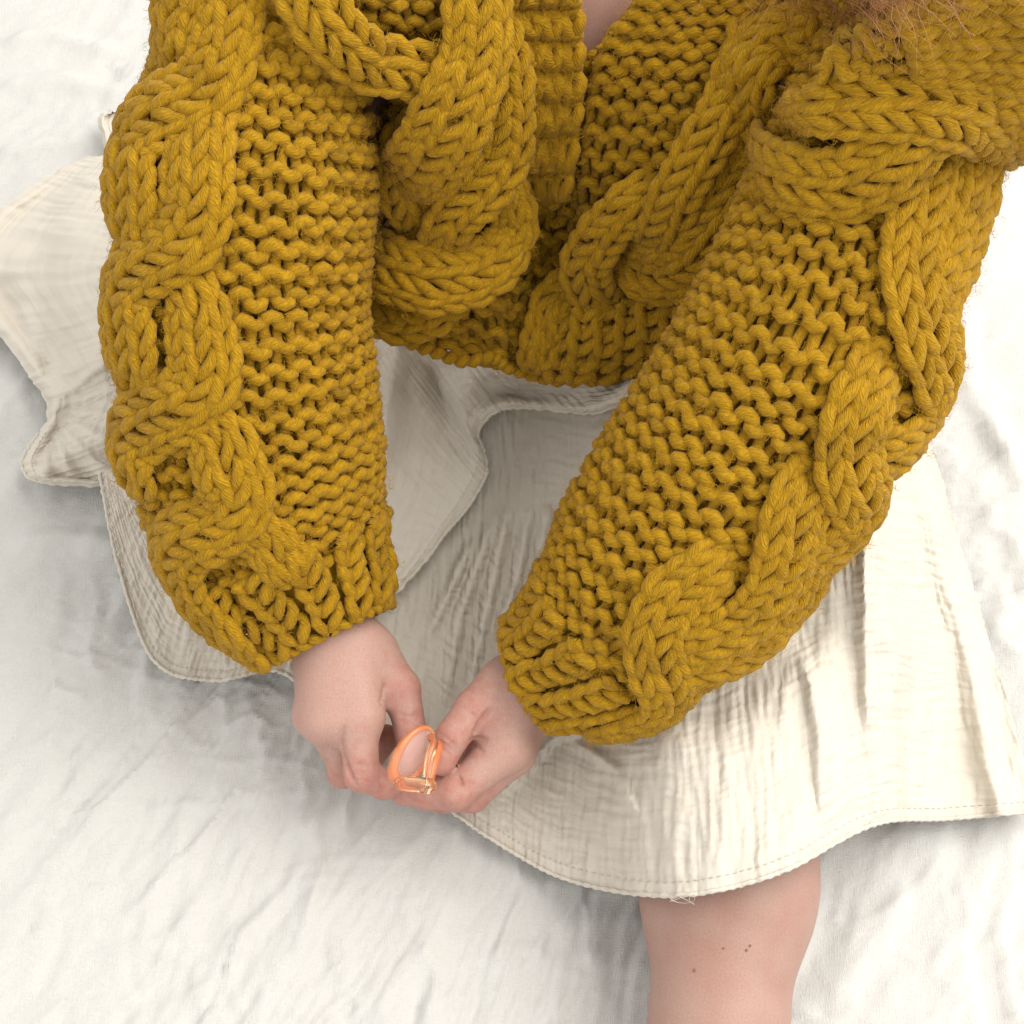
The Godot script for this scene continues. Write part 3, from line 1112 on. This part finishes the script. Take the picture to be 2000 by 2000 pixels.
func make_cardigan() -> void:
	cardigan = thing("cardigan", "chunky mustard yellow cable knit wool cardigan with puffed sleeves", "cardigan")
	# the fronts
	panel("front_panel", [[610, -90], [650, 100], [690, 300], [690, 480], [712, 600]], [[985, -90], [985, 100], [990, 300], [985, 520], [985, 712]], 7, -1, -0.010)
	panel("hem_panel", [[700, 520], [712, 603]], [[850, 560], [850, 692]], 3, -1, -0.004)
	panel("hem_panel", [[850, 560], [850, 690]], [[995, 600], [995, 718]], 3, -1, -0.004)
	panel("front_band", [[972, -90], [975, 60], [980, 220], [985, 400]], [[1132, -90], [1136, 60], [1136, 220], [1112, 392]], 4, 0, 0.002, 30.0)
	panel("front_band", [[985, 380], [985, 470], [960, 600], [930, 708]], [[1120, 380], [1100, 480], [1060, 610], [1010, 730]], 4, -1, -0.012)
	panel("front_panel", [[1285, -90], [1240, 10], [1165, 110], [1132, 260], [1105, 450], [1045, 610], [1015, 725]], [[1600, -90], [1570, 20], [1540, 130], [1500, 300], [1480, 450], [1440, 610], [1380, 700]], 8, -1, -0.010)
	panel("front_panel", [[1060, 130], [1000, 330], [930, 500], [880, 690]], [[1230, 130], [1260, 330], [1240, 500], [1200, 725]], 6, -1, -0.026)
	panel("shoulder_panel", [[1670, -60], [1650, 60], [1570, 200], [1570, 330]], [[1860, -60], [1860, 60], [1900, 200], [1900, 330]], 6, -1, 0.004)
	panel("shoulder_panel", [[2060, -60], [1960, -70], [1850, -50], [1760, -10]], [[2060, 300], [1990, 265], [1900, 235], [1800, 200]], 7, 1, 0.008)
	# the hem
	var hem_rows := [[1075, 590, 1045, 725], [1110, 585, 1085, 738], [1150, 590, 1128, 742], [1190, 590, 1172, 742], [1232, 575, 1216, 738], [1274, 560, 1260, 734], [1314, 545, 1302, 722], [1350, 535, 1340, 702]]
	var lip := Shape.new()
	var lp := PackedVector3Array()
	var lr := PackedFloat32Array()
	var along := spline([[712, 603], [745, 635], [795, 668], [850, 690], [905, 708], [960, 700], [990, 718], [1040, 735], [1100, 745], [1180, 742], [1260, 732], [1330, 700], [1385, 650]], 12)
	for k in along.size():
		var w := body_at(along[k][0], along[k][1])
		lp.append(w + Vector3(0, 0.002 + 0.0022 * sin(k * 1.2), 0.0018 * cos(k * 1.2)))
		lr.append(YARN * (1.05 + 0.15 * sin(k * 1.2 + 1.0)))
	lip.tube(lp, lr, 8)
	var hem_edge := put("hem_edge", lip.mesh(), wool, cardigan)
	for h in hem_rows:
		put("rib", strand_body([[h[0], h[1], 1.2, 46], [lerpf(h[0], h[2], 0.5) + 2, (h[1] + h[3]) / 2, 1.6, 46], [h[2], h[3] - 8, 0.8, 44]], 1, 0.4).mesh(), wool, hem_edge)
	# cables of the wearer's right front (left in the photograph)
	for c in [
		[[[590, -90, 2, 100], [645, -5, 2.4, 104], [702, 55, 2.4, 104], [772, 100, 1.9, 98], [840, 145, 1.0, 92], [880, 210, -0.6, 80]], 2],
		[[[918, -90, 1.6, 108], [912, 0, 2.0, 104], [903, 90, 2.4, 112], [882, 170, 2.7, 130], [858, 240, 2.5, 138], [830, 300, 1.8, 122], [795, 345, 0.2, 100], [770, 380, -0.8, 80]], 3],
		[[[960, 20, -0.6, 60], [968, 90, 1.0, 72], [972, 190, 1.8, 76], [966, 270, 2.0, 80], [930, 340, 2.0, 84], [888, 390, 1.9, 82], [866, 440, 1.6, 76], [864, 500, -0.2, 70]], 2],
		[[[780, 270, -0.6, 70], [785, 320, 0.5, 72], [800, 380, 0.6, 72], [815, 450, -0.3, 66]], 2],
		[[[972, 330, -0.6, 60], [982, 390, 1.2, 66], [975, 450, 1.8, 78], [930, 510, 2.0, 100], [850, 530, 2.0, 112], [770, 515, 1.7, 108], [700, 490, 0.8, 96], [640, 470, -0.5, 80]], 3],
		[[[905, 555, -0.6, 50], [860, 590, 1.0, 62], [790, 612, 1.2, 66], [720, 590, 0.8, 62], [660, 550, 0, 56]], 2],
		# and of her left front
		[[[1680, -60, 1.2, 104], [1600, 20, 1.9, 106], [1530, 110, 2.3, 108], [1485, 200, 2.5, 108], [1448, 280, 2.5, 110], [1412, 360, 2.4, 116], [1380, 430, 2.4, 124], [1335, 490, 2.2, 122], [1275, 520, 1.2, 100], [1225, 510, -0.4, 80]], 3],
		[[[1475, 40, -0.4, 66], [1440, 130, 0.9, 74], [1400, 210, 1.3, 78], [1362, 280, 1.6, 80], [1326, 350, 1.8, 82], [1304, 420, 1.8, 82], [1275, 470, 1.2, 74], [1225, 480, -0.6, 60]], 2],
		[[[1290, 360, -0.8, 60], [1245, 382, 1.2, 70], [1195, 430, 1.9, 76], [1163, 485, 1.9, 78], [1158, 540, 1.5, 78], [1175, 595, 0.3, 74]], 2],
		[[[1130, 545, 0.2, 60], [1090, 590, 1.4, 62], [1058, 650, 1.5, 60], [1040, 722, 0.6, 56]], 2],
		# the cable that rounds the shoulder
		[[[1440, 300, -1.6, 24], [1500, 250, -0.7, 36], [1565, 220, 0.2, 56], [1640, 198, 0.9, 84], [1720, 190, 1.4, 92], [1800, 190, 1.7, 94], [1870, 204, 1.6, 94], [1925, 235, 1.0, 90], [1955, 290, 0.2, 84], [1960, 350, -0.8, 76]], 2],
		[[[1850, 205, -0.4, 90], [1780, 232, 2.0, 120], [1700, 262, 3.4, 136], [1620, 285, 3.6, 134], [1550, 288, 2.4, 116], [1495, 265, -0.4, 84]], 3]]:
		put("cable_strand", strand_body(c[0], c[1]).mesh(), wool, cardigan)
	# sleeves
	var a := make_sleeve([[470, -110, 0.436, 165], [482, 0, 0.410, 165], [498, 110, 0.384, 188], [498, 210, 0.360, 212], [487, 330, 0.332, 236], [478, 450, 0.303, 234], [474, 600, 0.266, 230], [484, 750, 0.226, 236], [500, 890, 0.188, 236], [528, 1000, 0.159, 216], [570, 1100, 0.135, 186], [612, 1170, 0.120, 156], [647, 1238, 0.108, 116]])
	knit_sleeve(a, a.locate(Vector2(565, 1085)).x, 0.1, -1.0)
	for c in [
		[[[470, -100, 1, 84], [462, -20, 1, 88], [454, 60, 1, 90], [438, 130, 1, 96], [395, 190, 1, 104], [330, 235, 1, 112], [292, 290, 1, 126], [288, 360, 0.8, 146], [285, 430, 0.4, 130], [285, 490, -0.8, 90], [340, 530, -1, 90], [392, 560, 0.3, 96], [403, 620, 1, 104], [408, 680, 1, 106], [385, 735, 1, 108], [325, 780, 1, 114], [285, 830, 1, 128], [284, 890, 0.6, 136], [290, 945, -0.8, 90], [370, 985, -1, 84], [450, 990, -0.4, 76], [500, 1010, 0.8, 72], [535, 1062, 0.9, 72], [572, 1115, 0, 66]], 3],
		[[[372, -100, 0.8, 100], [368, 0, 0.8, 98], [358, 90, 0.4, 94], [362, 150, -0.9, 90], [392, 205, -1, 90], [405, 262, 0.3, 98], [402, 320, 1, 108], [400, 390, 1, 110], [370, 455, 1, 110], [310, 505, 1, 114], [278, 560, 1, 132], [282, 630, 0.8, 150], [284, 700, 0.3, 130], [295, 755, -0.8, 90], [360, 780, -1, 90], [425, 795, 0.3, 98], [444, 850, 1, 108], [462, 915, 1, 108], [440, 970, 1, 106], [388, 1008, 1, 112], [362, 1060, 1, 124], [385, 1130, 1, 124], [428, 1190, 1.2, 116], [478, 1238, 1.2, 108], [520, 1275, 0.8, 96]], 3]]:
		put("cable_strand", strand_on(a, c[0], c[1]).mesh(), wool, cardigan)
	var b := make_sleeve([[1830, -40, 0.43, 150], [1780, 120, 0.395, 180], [1712, 320, 0.355, 210], [1660, 480, 0.332, 226], [1600, 640, 0.305, 238], [1528, 780, 0.272, 246], [1440, 920, 0.236, 246], [1340, 1052, 0.20, 232], [1265, 1160, 0.172, 212], [1195, 1232, 0.150, 184], [1118, 1283, 0.130, 148], [1034, 1324, 0.113, 106]])
	knit_sleeve(b, b.locate(Vector2(1180, 1243)).x, -0.05, 1.0)
	for c in [
		[[[1800, 140, 0.4, 100], [1785, 330, 1, 104], [1768, 440, 1, 106], [1748, 540, 1, 108], [1752, 615, 1, 110], [1785, 690, 1, 116], [1812, 760, 1, 116], [1790, 828, 0.8, 110], [1725, 868, 0.2, 100], [1650, 900, -1, 90], [1590, 915, -0.5, 90], [1558, 955, 0.7, 96], [1540, 1030, 1, 106], [1515, 1095, 1, 112], [1470, 1155, 1, 114], [1415, 1200, 0.8, 108], [1365, 1228, 0, 96], [1310, 1245, -1, 80]], 3],
		[[[1890, 170, 0.5, 90], [1888, 260, 1.0, 98], [1880, 340, 1.0, 100], [1868, 420, 0.9, 100], [1845, 500, 0.8, 102], [1815, 570, 0.6, 100], [1785, 632, -0.2, 96], [1730, 690, -1, 90], [1685, 735, 0.3, 92], [1662, 790, 1, 104], [1645, 860, 1, 106], [1655, 920, 1, 108], [1668, 970, 0.9, 108], [1640, 1025, 0.6, 104], [1575, 1060, 0, 96], [1500, 1075, -1, 84], [1440, 1060, -0.4, 84], [1390, 1085, 0.7, 92], [1338, 1132, 1, 100], [1308, 1190, 1, 102], [1310, 1250, 1, 100], [1325, 1305, 1, 96], [1300, 1355, 1, 92], [1240, 1388, 1, 86], [1170, 1408, 0.8, 76]], 3],
		[[[1590, 1065, 0, 80], [1565, 1130, 0.8, 90], [1510, 1205, 1, 100], [1430, 1252, 0.8, 96], [1350, 1272, -0.2, 80]], 3]]:
		put("cable_strand", strand_on(b, c[0], c[1]).mesh(), wool, cardigan)
	# the soft halo of loose fibres
	var fibre := Shape.new()
	for z in 3:
		var p := PackedVector3Array()
		var r := PackedFloat32Array()
		for k in 5:
			var t := k / 4.0
			p.append(Vector3(0.0022 * sin(t * 2.4 + z), 0.0052 * t * (1.0 - 0.25 * t), 0.0016 * cos(t * 3.0 + z * 2.0) - 0.0016))
			r.append(0.000085 * (1.0 - 0.6 * t))
		fibre.tube(p, r, 3, false)
	var mm := MultiMesh.new()
	mm.transform_format = MultiMesh.TRANSFORM_3D
	mm.mesh = fibre.mesh()
	mm.instance_count = fuzz_at.size()
	for k in fuzz_at.size():
		mm.set_instance_transform(k, fuzz_at[k])
	var o := MultiMeshInstance3D.new()
	o.name = "wool_fuzz"
	o.multimesh = mm
	var fm := StandardMaterial3D.new()
	fm.resource_name = "loose wool fibre"
	fm.albedo_color = Color(0.71, 0.54, 0.07)
	fm.roughness = 0.9
	o.material_override = fm
	o.set_meta("kind", "stuff")
	cardigan.add_child(o)
	print("fibres ", fuzz_at.size())


func make_glasses() -> void:
	var g := thing("eyeglasses", "small folded eyeglasses of clear orange plastic held between the fingertips", "eyeglasses")
	var amber := StandardMaterial3D.new()
	amber.resource_name = "clear orange plastic"
	amber.albedo_color = Color(1.0, 0.60, 0.34, 0.42)
	amber.transparency = BaseMaterial3D.TRANSPARENCY_ALPHA
	amber.roughness = 0.3
	amber.clearcoat_enabled = true
	amber.clearcoat = 1.0
	amber.clearcoat_roughness = 0.04
	var clear := StandardMaterial3D.new()
	clear.resource_name = "clear peach plastic"
	clear.albedo_color = Color(1.0, 0.80, 0.64, 0.10)
	clear.roughness = 0.08
	clear.refraction_enabled = true
	clear.refraction_scale = 0.048
	var pane := StandardMaterial3D.new()
	pane.resource_name = "lens"
	pane.albedo_color = Color(0.88, 0.74, 0.70, 0.36)
	pane.transparency = BaseMaterial3D.TRANSPARENCY_ALPHA
	pane.roughness = 0.3
	pane.clearcoat_enabled = true
	pane.clearcoat = 1.0
	pane.clearcoat_roughness = 0.03
	var steel := StandardMaterial3D.new()
	steel.albedo_color = Color(0.8, 0.8, 0.8)
	steel.metallic = 1.0
	steel.roughness = 0.2
	for e in [[808, 1474, 0.121, 0.0]]:
		var c := at(e[0], e[1], e[2])
		var ax := (at(e[0] - 31, e[1] + 52, e[2] - 0.004) - c)
		var bx := (at(e[0] + 25, e[1] + 13, e[2] - 0.010) - c)
		var p := PackedVector3Array()
		var r := PackedFloat32Array()
		for k in 49:
			var w := TAU * k / 48.0
			p.append(c + ax * cos(w) + bx * sin(w))
			r.append(0.0015 + 0.0005 * cos(w))
		var s := Shape.new()
		s.tube(p, r, 10, false, 2.1)
		var rim := put("rim", s.mesh(), amber, g)
		var l := Shape.new()
		var nrm := bx.cross(ax).normalized()
		if nrm.y < 0:
			nrm = -nrm
		var rings := 9
		for ring in rings:
			var lat := PI * ring / (rings - 1.0)
			for k in 48:
				var w := TAU * k / 48.0
				var flat := (ax * cos(w) + bx * sin(w)) * (sin(lat) * 0.97)
				l.v.append(c + flat + nrm * (0.0021 * cos(lat)))
				l.n.append((nrm * cos(lat) + flat * 12.0).normalized())
		for ring in rings - 1:
			for k in 48:
				var a := ring * 48 + k
				var b := ring * 48 + (k + 1) % 48
				l.i.append_array([a, b, a + 48, b, b + 48, a + 48])
		put("lens", l.mesh(), pane, rim)
	for t in [[[833, 1519, 0.124], [838, 1480, 0.127], [847, 1450, 0.126], [838, 1436, 0.122]], [[838, 1530, 0.118], [848, 1490, 0.119], [857, 1458, 0.116], [852, 1446, 0.112]]]:
		var p := PackedVector3Array()
		var r := PackedFloat32Array()
		for row in spline(t, 6):
			p.append(at(row[0], row[1], row[2]))
			r.append(0.0031)
		var s := Shape.new()
		s.tube(p, r, 10, true, 0.55)
		put("temple", s.mesh(), clear if g.get_child_count() < 2 else amber, g)
	var bp := PackedVector3Array()
	var br := PackedFloat32Array()
	for row in spline([[778, 1527, 0.119], [795, 1532, 0.121], [815, 1533, 0.122], [834, 1536, 0.121], [843, 1530, 0.119]], 6):
		bp.append(at(row[0], row[1], row[2]))
		br.append(0.0052)
	var bs := Shape.new()
	bs.tube(bp, br, 10, true, 0.8)
	put("bridge", bs.mesh(), clear, g)
	var hp := Shape.new()
	hp.tube(PackedVector3Array([at(829, 1546, 0.120), at(835, 1537, 0.124)]), PackedFloat32Array([0.0013, 0.0013]), 8)
	put("hinge", hp.mesh(), steel, g)
